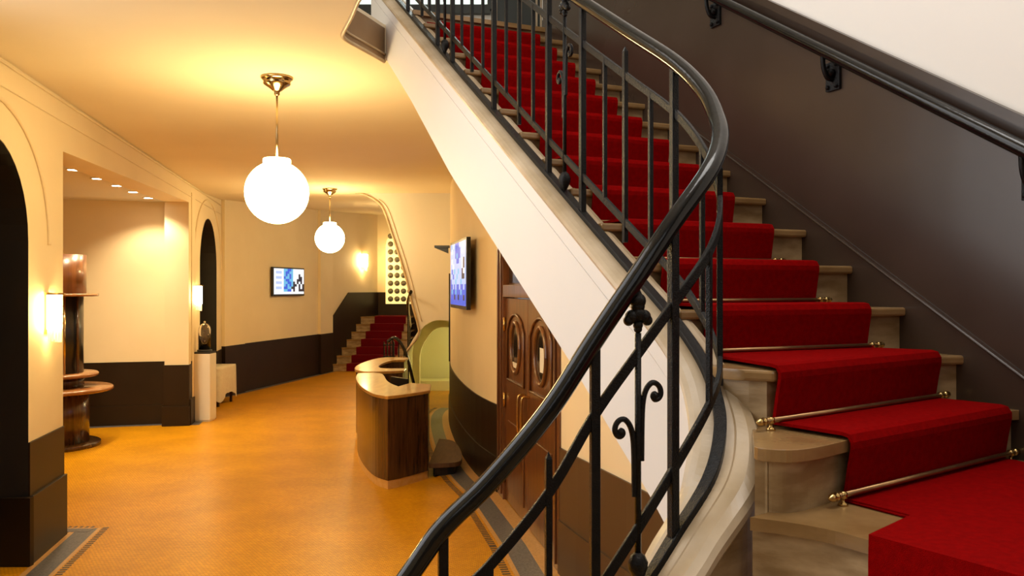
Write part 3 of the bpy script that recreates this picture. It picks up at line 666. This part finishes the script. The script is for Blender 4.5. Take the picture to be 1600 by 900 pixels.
def sconce(base, nrm, label, r=0.085, h=0.30):
    """half round glass shade on a wall; base = wall point at the top of the shade"""
    t = thing('wall_sconce', base, label, 'lamp', 'glass wall sconces')
    a = math.atan2(nrm[1], nrm[0]); c = (base[0] + nrm[0] * 0.03, base[1] + nrm[1] * 0.03, base[2])
    MB().lathe([(0.0, 0.0), (r + 0.02, 0.0), (r + 0.02, 0.014), (0.0, 0.014)], c, 20, a0=a - math.pi / 2, a1=a + math.pi / 2).build('top_plate', 'brass', t)
    MB().lathe([(0, 0), (r, 0), (r, -h * 0.72), (r * 0.98, -h * 0.74), (0, -h * 0.74)], (c[0], c[1], c[2] - 0.002), 20, a0=a - math.pi / 2, a1=a + math.pi / 2).build('glass_shade', 'shade', t)
    for q in range(9):
        g = a - math.pi / 2 + math.pi * (q + 0.5) / 9
        p = (c[0] + math.cos(g) * r * 0.86, c[1] + math.sin(g) * r * 0.86)
        MB().tube([(*p, c[2] - h * 0.74), (*p, c[2] - h * 0.86), (*p, c[2] - h * (0.98 + 0.06 * math.sin(math.pi * (q + .5) / 9)))], [0.011, 0.011, 0.009], 6).build('glass_rod', 'shadelow', t)
    MB().box((base[0] + nrm[0] * 0.012, base[1] + nrm[1] * 0.012, base[2] - h * 0.4), (0.024, 0.12, h * 0.9), a).build('back_plate', 'brass', t)
NL = (0.9806, 0.1961)
sconce(lw(6.68, 2.055, 0.0), NL, 'lit glass wall sconce on the near pillar at left', 0.085, 0.37)
sconce(lw(13.17, 2.14, 0.0), NL, 'lit glass wall sconce on the pier above the glass dome', 0.085, 0.38)
nb_ = Vector((0.96, -0.28, 0)).normalized()
sconce((-4.09, 22.55, 3.03), (nb_.x, nb_.y), 'lit wall sconce glowing above the far red stair', 0.12, 0.45)

for k, (x, y) in enumerate(((-4.96, 9.34), (-5.07, 10.1), (-5.17, 10.8), (-5.28, 11.5), (-5.40, 12.26))):
    nm = ('nearest', 'second nearest', 'middle', 'second farthest', 'farthest')[k]
    t = thing('downlight', (x, y, 3.45), '%s round downlight in the row on the alcove ceiling' % nm, 'lamp', 'alcove downlights')
    MB().lathe([(0.062, 0.0), (0.085, 0.0), (0.085, -0.008), (0.062, -0.008), (0.062, 0.0)], (x, y, 3.45), 20).build('trim_ring', 'pedestal', t)
    MB().lathe([(0, -0.003), (0.062, -0.003)], (x, y, 3.45), 20).build('lens', 'spot', t)
    sl = bpy.data.lights.new('spot', 'SPOT'); sl.energy = 130; sl.color = (1.0, 0.80, 0.48); sl.spot_size = math.radians(125); sl.spot_blend = 0.6; sl.shadow_soft_size = 0.06
    so = bpy.data.objects.new('spot', sl); C.objects.link(so); so.location = (x, y, 3.43)

# ------------------------------------------------------------------ screens
def tv(name, p0, p1, z0, z1, nrm, label, pattern, group='wall screens', thick=0.05):
    p0 = Vector(p0); p1 = Vector(p1); n = Vector((*nrm, 0)).normalized(); e = (p1 - p0); Lw = e.length; e.normalize()
    c = (p0 + p1) / 2
    t = thing(name, (c.x, c.y, z0), label, 'television', group)
    def q(s, z, o): v = p0 + e * s + n * o; return (v.x, v.y, z)
    MB().prism([q(0, z0, -thick), q(Lw, z0, -thick), q(Lw, z0, 0), q(0, z0, 0)], (0, 0, z1 - z0)).build('casing', 'plastic', t, 0.004)
    b = 0.03; mb = MB(); R = len(pattern); K = len(pattern[0])
    keys = {'w': 0, 'b': 1, 'c': 2, 'd': 3, 'p': 4}
    for i, row in enumerate(pattern):
        for j, ch in enumerate(row):
            s0 = b + (Lw - 2 * b) * j / K; s1 = b + (Lw - 2 * b) * (j + 1) / K
            zz1 = z1 - b - (z1 - z0 - 2.4 * b) * i / R; zz0 = z1 - b - (z1 - z0 - 2.4 * b) * (i + 1) / R
            mb.add([q(s0, zz0, 0.003), q(s1, zz0, 0.003), q(s1, zz1, 0.003), q(s0, zz1, 0.003)], [(0, 1, 2, 3)], keys[ch])
    mb.build('screen', ['scr_white', 'scr_blue', 'scr_cyan', 'scr_dark', 'scr_pale'], t, recalc=False)
    MB().prism([q(Lw * 0.35, (z0 + z1) / 2 - 0.15, -thick - 0.09), q(Lw * 0.65, (z0 + z1) / 2 - 0.15, -thick - 0.09), q(Lw * 0.65, (z0 + z1) / 2 - 0.15, -thick), q(Lw * 0.35, (z0 + z1) / 2 - 0.15, -thick)], (0, 0, 0.3)).build('wall_bracket', 'plastic', t)
    return t
PAT1 = ['wwwwwccbbcwwwwww', 'wpppwcbbccwwwwww', 'wwwwwcbcbcwwwdww', 'wpppwbccbcwwwddw', 'wwwwwcbbccwwdddw', 'wpppwccbbcdwdwdw', 'wwwwwcbcbcddwdwd', 'wpppwbbccddwwdwd', 'wwwwwccbbwdwwddd', 'wwwwwwwwwwwwwwww']
tv('television', (-5.165, 17.85, 0), (-4.855, 19.3, 0), 1.93, 2.57, (0.978, -0.208), 'small bright wall screen on the far cream wall', PAT1)
PAT2 = ['ppwpbbbppwpp', 'pwppbbbbpwpp', 'ppppbcbbpppp', 'pwpppbbppwdp', 'ppwppppppwdp', 'pbpcppcppdwp', 'ppbppcpppddp', 'bpppcpppcppp', 'bbpbpbbpbbpb', 'bcbbcbbbcbbb', 'bbbdbbdbbbdb', 'bbbbbbbbbbbb']
tv('television', (-0.80, 10.74, 0), (-0.515, 9.33, 0), 1.86, 2.69, (-0.98, -0.198), 'tall-looking screen on the curved wall beside the wooden doors', PAT2)
o = MB().box((-0.93, 11.0, 2.66), (0.20, 0.10, 0.03)).prism([(-1.03, 11.0, 2.645), (-0.85, 11.0, 2.645), (-0.85, 11.0, 2.57)], (0, 0.05, 0)).build('wall_shelf_bracket', 'plastic')
tag(o, 'small dark bracket on the curved wall left of the screen', 'bracket')
MB().tube([(-1.03, 13.62, 0.9), (-1.03, 13.62, 2.35)], 0.014, 6).build('corner_strip', 'plastic', wc)

# ------------------------------------------------------------------ reception desks
def plan_solid(mb, pts, z0, z1, mi=0): return mb.prism([(x, y, z0) for x, y in pts], (0, 0, z1 - z0), mi)
def grow(pts, d):
    n = len(pts); cx = sum(p[0] for p in pts) / n; out = []
    area2 = sum(pts[i][0] * pts[(i + 1) % n][1] - pts[(i + 1) % n][0] * pts[i][1] for i in range(n)); sg = 1 if area2 > 0 else -1
    for i in range(n):
        a, b = pts[i - 1], pts[(i + 1) % n]; tx, ty = b[0] - a[0], b[1] - a[1]; l = math.hypot(tx, ty)
        out.append((pts[i][0] + sg * ty / l * d, pts[i][1] - sg * tx / l * d))
    return out
OUT1 = catmull([(-2.03, 10.95), (-1.95, 10.4), (-1.82, 9.85), (-1.65, 9.3), (-1.47, 8.86), (-1.313, 8.66)], 4) + catmull([(-1.30, 8.65), (-1.2, 8.74), (-1.05, 8.94), (-0.927, 9.13)], 3)
IN1 = [(-0.97, 9.70), (-1.20, 9.82)] + catmull([(-1.30, 9.45), (-1.42, 9.70), (-1.55, 10.1), (-1.72, 10.85), (-1.85, 11.0)], 3)
D1 = OUT1 + IN1
t = thing('reception_desk', (-1.5, 9.6, 0), 'front curved walnut reception desk with light top and brass foot', 'desk')
plan_solid(MB(), D1, 0.09, 0.945).build('body', 'wood', t)
plan_solid(MB(), grow(D1, 0.02), 0.945, 0.98).build('counter_top', 'woodtop', t, 0.006)
plan_solid(MB(), grow(D1, -0.006), 0.0, 0.09).build('brass_kickplate', 'brasskick', t)
plan_solid(MB(), [(-1.86, 10.95)] + list(reversed(IN1))[1:-1] + [(-1.20, 10.3), (-1.35, 10.9)], 0.70, 0.73).build('work_shelf', 'plastic', t)
OUT2 = catmull([(-1.5, 11.32), (-1.75, 11.2), (-2.0, 11.22), (-2.18, 11.55), (-2.25, 12.2), (-2.2, 13.0), (-2.05, 13.45), (-1.7, 13.4)], 4)
IN2 = catmull([(-1.7, 13.02), (-1.9, 12.9), (-1.97, 12.3), (-1.92, 11.8), (-1.78, 11.6), (-1.5, 11.6)], 4)
D2 = OUT2 + IN2
t = thing('reception_desk', (-1.9, 12.3, 0), 'rear curved walnut reception desk behind the front one', 'desk')
plan_solid(MB(), D2, 0.09, 0.945).build('body', 'wood', t)
plan_solid(MB(), grow(D2, 0.02), 0.945, 0.98).build('counter_top', 'woodtop', t, 0.006)
plan_solid(MB(), grow(D2, -0.006), 0.0, 0.09).build('brass_kickplate', 'brasskick', t)
plan_solid(MB(), IN2, 0.78, 0.81).build('work_shelf', 'plastic', t)
plan_solid(MB(), [(-1.62, 11.0), (-1.36, 10.7), (-1.34, 10.74), (-1.60, 11.05)], 0.0, 0.93).build('inner_panel', 'plastic', t)
PL = catmull([(-0.93, 9.20), (-0.64, 9.28), (-0.575, 9.50), (-0.64, 10.1), (-0.76, 10.6), (-0.95, 10.75)], 4)
t = thing('desk_platform', (-0.8, 10.0, 0), 'low rounded brown platform beside the front desk', 'platform')
plan_solid(MB(), PL, 0.10, 0.15).build('platform_top', 'plat', t, 0.006)
plan_solid(MB(), grow(PL, -0.07), 0.0, 0.10).build('platform_base', 'plastic', t)

# ------------------------------------------------------------------ pedestal, dome, table
px, py = -4.90, 13.16
t = thing('display_pedestal', (px, py, 0), 'tall white square pedestal at the alcove pier', 'pedestal')
MB().box((px, py, 0.545), (0.275, 0.275, 1.05)).build('column', 'pedestal', t, 0.006)
MB().box((px, py, 1.085), (0.27, 0.27, 0.03)).build('top_slab', 'plastic', t, 0.004)
MB().box((px, py, 0.01), (0.25, 0.25, 0.02)).build('foot', 'pedestal', t)
t = thing('glass_dome', (px, py, 1.10), 'clear glass dome with pale ornament standing on the white pedestal', 'dome')
MB().lathe([(0, 0), (0.115, 0), (0.115, 0.025), (0.10, 0.03), (0, 0.03)], (px, py, 1.10), 24).build('dome_base', 'plastic', t)
dome = [(0.095, 0.0), (0.095, 0.30)] + [(0.095 * math.cos(q * math.pi / 20), 0.30 + 0.12 * math.sin(q * math.pi / 20)) for q in range(1, 11)]
inn = [(max(r - 0.004, 0), z - (0.004 if z > 0.3 else 0)) for r, z in reversed(dome)]
MB().lathe(dome + inn + [(0.095, 0.0)], (px, py, 1.13), 28).build('glass_cover', 'glass', t)
MB().lathe([(0, 0.415), (0.008, 0.42), (0.018, 0.435), (0.012, 0.452), (0, 0.456)], (px, py, 1.13), 14).build('knob', 'glass', t)
mb = MB()
for k in range(14):
    a = random.random() * 6.28; rr = random.random() * 0.05; zz = 0.03 + random.random() * 0.09; r = 0.02 + random.random() * 0.012
    mb.lathe([(r * math.sin(math.pi * q / 5), -r * math.cos(math.pi * q / 5)) for q in range(6)], (px + rr * math.cos(a), py + rr * math.sin(a), 1.13 + zz), 7, smooth=False)
mb.build('pale_ornament', 'flower', t, recalc=False)
tx, ty = -5.42, 15.0
t = thing('side_table', (tx, ty, 0), 'small side table under a white cloth in front of the far arch', 'table')
MB().box((tx, ty, 0.675), (0.5, 0.8, 0.03)).build('table_top', 'wood', t)
for sx in (-1, 1):
    for sy in (-1, 1): MB().box((tx + sx * 0.2, ty + sy * 0.34, 0.33), (0.04, 0.04, 0.66)).build('leg', 'wood', t)
mb = MB(); n = 48; rings = []
for k in range(n):
    a = 2 * math.pi * k / n; ca, sa = math.cos(a), math.sin(a); m_ = max(abs(ca), abs(sa)); rings.append((ca / m_ * 0.262, sa / m_ * 0.412, a))
vs = [(tx, ty, 0.697)]; rows2 = [(0.5, 0.697), (1.0, 0.696), (1.02, 0.66), (1.06, 0.45), (1.10, 0.22)]
for f, z in rows2:
    for k, (a, b, g) in enumerate(rings):
        w = 1 + (0.05 * math.sin(k * 1.9) if z < 0.6 else 0) * (0.7 - z) * 2.2
        corner = abs(math.sin(2 * g)) ** 6
        vs.append((tx + a * f * w, ty + b * f * w, z - (0.14 * corner if z < 0.5 else 0)))
fs = [(0, 1 + k, 1 + (k + 1) % n) for k in range(n)]
for r_ in range(len(rows2) - 1):
    o_ = 1 + r_ * n; fs += [(o_ + k, o_ + (k + 1) % n, o_ + n + (k + 1) % n, o_ + n + k) for k in range(n)]
cl = mb.add(vs, fs, 0, True).build('tablecloth', 'linen')
tag(cl, 'white cloth hanging in folds over the side table by the far arch', 'tablecloth')

# ------------------------------------------------------------------ bar tower in the alcove
bx, by = -6.10, 11.0
t = thing('bar_tower', (bx, by, 0), 'round dark wooden bar tower with curved shelves in the alcove', 'bar unit')
MB().lathe([(0, 0), (0.56, 0), (0.56, 0.05), (0.54, 0.06), (0, 0.06)], (bx, by, 0), 48).build('base_disc', 'wood', t)
MB().lathe([(0.0, 0.06), (0.42, 0.06), (0.42, 0.74), (0, 0.74)], (bx, by, 0), 40).build('lower_drum', 'wood', t)
MB().lathe([(0, 0.735), (0.70, 0.735), (0.72, 0.75), (0.72, 0.775), (0.70, 0.79), (0, 0.79)], (bx, by, 0), 48).build('wide_shelf', 'shelf', t)
MB().lathe([(0.0, 0.79), (0.36, 0.79), (0.36, 0.93), (0, 0.93)], (bx, by, 0), 40).build('middle_drum', 'wood', t)
MB().lathe([(0, 0.93), (0.52, 0.93), (0.535, 0.945), (0.535, 0.965), (0.52, 0.98), (0, 0.98)], (bx, by, 0), 48).build('narrow_shelf', 'shelf', t)
MB().lathe([(0.0, 0.98), (0.35, 0.98), (0.35, 2.0), (0, 2.0)], (bx, by, 0), 40).build('cabinet_drum', 'plastic', t)
for a in (-0.25, -0.75, -1.3):
    MB().tube([(bx + 0.372 * math.cos(a), by + 0.372 * math.sin(a), 0.98), (bx + 0.372 * math.cos(a), by + 0.372 * math.sin(a), 2.0)], 0.018, 8).build('upright', 'nickel' if a == -0.75 else 'wood', t)
MB().lathe([(0, 2.0), (0.53, 2.0), (0.535, 2.01), (0.535, 2.025), (0.53, 2.035), (0, 2.035)], (bx, by, 0), 48).build('top_shelf', 'shelf', t)
MB().lathe([(0.0, 2.035), (0.385, 2.035), (0.385, 2.555), (0, 2.555)], (bx, by, 0), 40).build('head_drum', 'door', t)

# ------------------------------------------------------------------ far staircase
fs_ = thing('far_staircase', (-3.7, 21.5, 0), 'distant marble staircase with red carpet at the end of the lobby', 'staircase')
FS = []
for k in range(7):
    z = 0.19 * (k + 1); y = 20.85 + 0.26 * k; xl = -4.56 + 0.075 * k; xr = -2.75
    FS.append((z, y, xl, xr))
    st = MB().box(((xl + xr) / 2, y + (23.3 - y) / 2, z - 0.02), (xr - xl, 23.3 - y, 0.04)).build('step', 'stone', fs_)
    MB().box(((xl + xr) / 2, y + 0.04, z - 0.115), (xr - xl, 0.03, 0.15)).build('riser', 'stone_r', st)
mb = MB(); prof = []
for k, (z, y, xl, xr) in enumerate(FS):
    prof += [(y - 0.012, z - 0.19 + 0.012), (y - 0.012, z + 0.012)]
prof += [(23.2, FS[-1][0] + 0.012)]
vs = []
for q, (y, z) in enumerate(prof):
    k = min(q // 2, 6); sh = 0.075 * k
    vs += [(-4.18 + sh, y, z), (-3.0 + 0.02 * k, y, z)]
fcs = [(2 * q, 2 * q + 1, 2 * q + 3, 2 * q + 2) for q in range(len(prof) - 1)]
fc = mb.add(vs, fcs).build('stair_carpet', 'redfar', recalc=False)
tag(fc, 'dark red carpet on the distant staircase', 'carpet')
sm = fc.modifiers.new('thickness', 'SOLIDIFY'); sm.thickness = 0.010; sm.offset = -1

# white stringer of the far stair, with a moulded edge
K = 14.1 / 1290
def fp(a, b, y=14.1): return ((a - 800) * K, y, EYE + (450 - b) * K)
edge3 = catmull([(-2.67, 3.742), (-2.46, 3.685), (-2.25, 3.545), (-2.14, 3.33), (-2.045, 3.04), (-1.945, 2.745), (-1.79, 2.23), (-1.694, 1.815), (-1.615, 1.54)], 4)
low3 = catmull([(-1.58, 1.38), (-1.62, 1.25), (-1.74, 1.10), (-1.83, 0.95), (-1.87, 0.72)], 3)
ach = catmull([(-1.83, 0.72), (-1.80, 0.98), (-1.70, 1.22), (-1.50, 1.46), (-1.30, 1.555), (-1.06, 1.54), (-0.80, 1.44)], 4)
pl3 = edge3 + low3 + ach + [(-0.80, 3.76)]
t3 = struct(MB().prism([(x, 14.1, z) for x, z in pl3], (0, 0.28, 0)).build('wall_far_stringer', 'white'), 'white sweeping side of the far stair above the green arch')
MB().tube([(x - 0.005, 14.10, z) for x, z in edge3 + low3], 0.022, 6).build('edge_moulding', 'cap', t3)
MB().tube([(x + 0.075, 14.096, z + 0.0) for x, z in edge3[6:] ], 0.007, 6).build('edge_moulding', 'cap', t3)
# green lit vault below it
vb = [(-1.86, 0.0)] + [(x - 0.02, z + 0.01) for x, z in ach] + [(-0.55, 1.40), (-0.40, 1.1), (-0.36, 0.0)]
n = len(vb); vs = [(x, 14.40, z) for x, z in vb] + [(x - 0.25, 17.6, z) for x, z in vb]
mb = MB().add(vs, [(i, i + 1, n + i + 1, n + i) for i in range(n - 1)] + [tuple(range(n, 2 * n))])
vt = struct(mb.build('wall_vault', 'green', recalc=False), 'pale green lit vault under the far stair')
rb = [((x + 1.05) * 0.80 - 1.20, z * 0.86 if z > 0.8 else 0.0) for x, z in ach] + [(-0.55, 1.2), (-0.5, 0.0)]
ro = [(x - 0.13, z if z > 0.8 else 0.0) for x, z in ach] + [(-0.45, 1.35), (-0.40, 0.0)]
vs = []
for (a_, b_), (c_, d_) in zip(rb, ro): vs += [(a_, 16.2, b_), (c_, 16.2, d_), (c_, 16.4, d_), (a_, 16.4, b_)]
MB().add(vs, [(i * 4 + j, i * 4 + (j + 1) % 4, i * 4 + 4 + (j + 1) % 4, i * 4 + 4 + j) for i in range(len(rb) - 1) for j in range(4)]).build('vault_rib', 'green', vt)
MB().box((-1.3, 17.2, 0.10), (1.5, 0.5, 0.20)).build('vault_step', 'green', vt)
th = thing('vault_lamp', (-0.62, 16.4, 1.15), 'small lit lamp inside the green vault', 'lamp')
MB().lathe([(0, -0.1), (0.05, -0.09), (0.06, 0), (0.05, 0.09), (0, 0.1)], (-0.62, 16.4, 1.15), 14).build('glass', 'lampgreen', th)
MB().box((-0.53, 16.4, 1.15), (0.10, 0.03, 0.03)).build('arm', 'brass', th)

# far railing
fr = thing('far_railing', (-1.8, 13.95, 0), 'small black iron railing of the distant staircase beside the desks', 'railing')
K2 = 13.95 / 1290
def fr_p(a, b, y=13.95): return ((a - 800) * K2, y, EYE + (450 - b) * K2)
hr1 = catmull([(-1.70, 13.9, 2.05), (-1.84, 14.6, 1.86), (-1.95, 15.6, 1.60), (-2.05, 16.6, 1.36), (-2.15, 17.2, 1.25)], 4)
MB().tube(hr1, 0.028, 8).build('handrail', 'rail', fr)
hr2 = catmull([(-2.10, 13.95, 1.20), (-1.98, 13.95, 1.27), (-1.85, 13.95, 1.13), (-1.75, 13.95, 0.86), (-1.64, 13.95, 0.40)], 4)
MB().tube(hr2, 0.028, 8).build('handrail', 'rail', fr)
for q in range(1, 5):
    a = hr2[q * 3]; MB().box((a[0], a[1], a[2] / 2), (0.02, 0.02, a[2])).build('post', 'iron', fr)
for q in range(4):
    x = -2.16 + q * 0.055; MB().box((x, 13.95, 0.6), (0.018, 0.018, 1.2)).build('baluster', 'iron', fr)
for z in (0.75, 0.95, 1.15): MB().box((-2.08, 13.95, z), (0.2, 0.015, 0.02)).build('cross_rail', 'iron', fr)
for q in range(1, 4):
    a = hr1[q * 4]; MB().box((a[0], a[1], a[2] - 0.45), (0.02, 0.02, 0.9)).build('post', 'iron', fr)

# roundel window far away
win2 = struct(MB().prism([(-3.58, 23.40, 1.66), (-2.72, 23.34, 1.66), (-2.72, 23.34, 3.66), (-3.30, 23.38, 3.66), (-3.45, 23.39, 3.60), (-3.55, 23.40, 3.46), (-3.58, 23.40, 3.3)], (0, 0.03, 0)).build('window_2', 'winglow'),
              'yellow lit window with rows of dark roundels above the far stair')
me = None
for r_ in range(9):
    for c_ in range(4):
        if me is None:
            o = MB().lathe([(0, -0.012), (0.05, -0.012), (0.075, -0.004), (0.080, 0.006), (0.0, 0.006)], (0, 0, 0), 14).build('roundel', 'roundel'); me = o.data
            bpy.data.objects.remove(o)
        o = bpy.data.objects.new('roundel', me); C.objects.link(o); o.parent = win2
        o.rotation_euler = (-math.pi / 2, 0, 0)
        o.location = (-3.44 + 0.185 * c_, 23.375 - 0.012 * c_, 1.80 + 0.222 * r_)
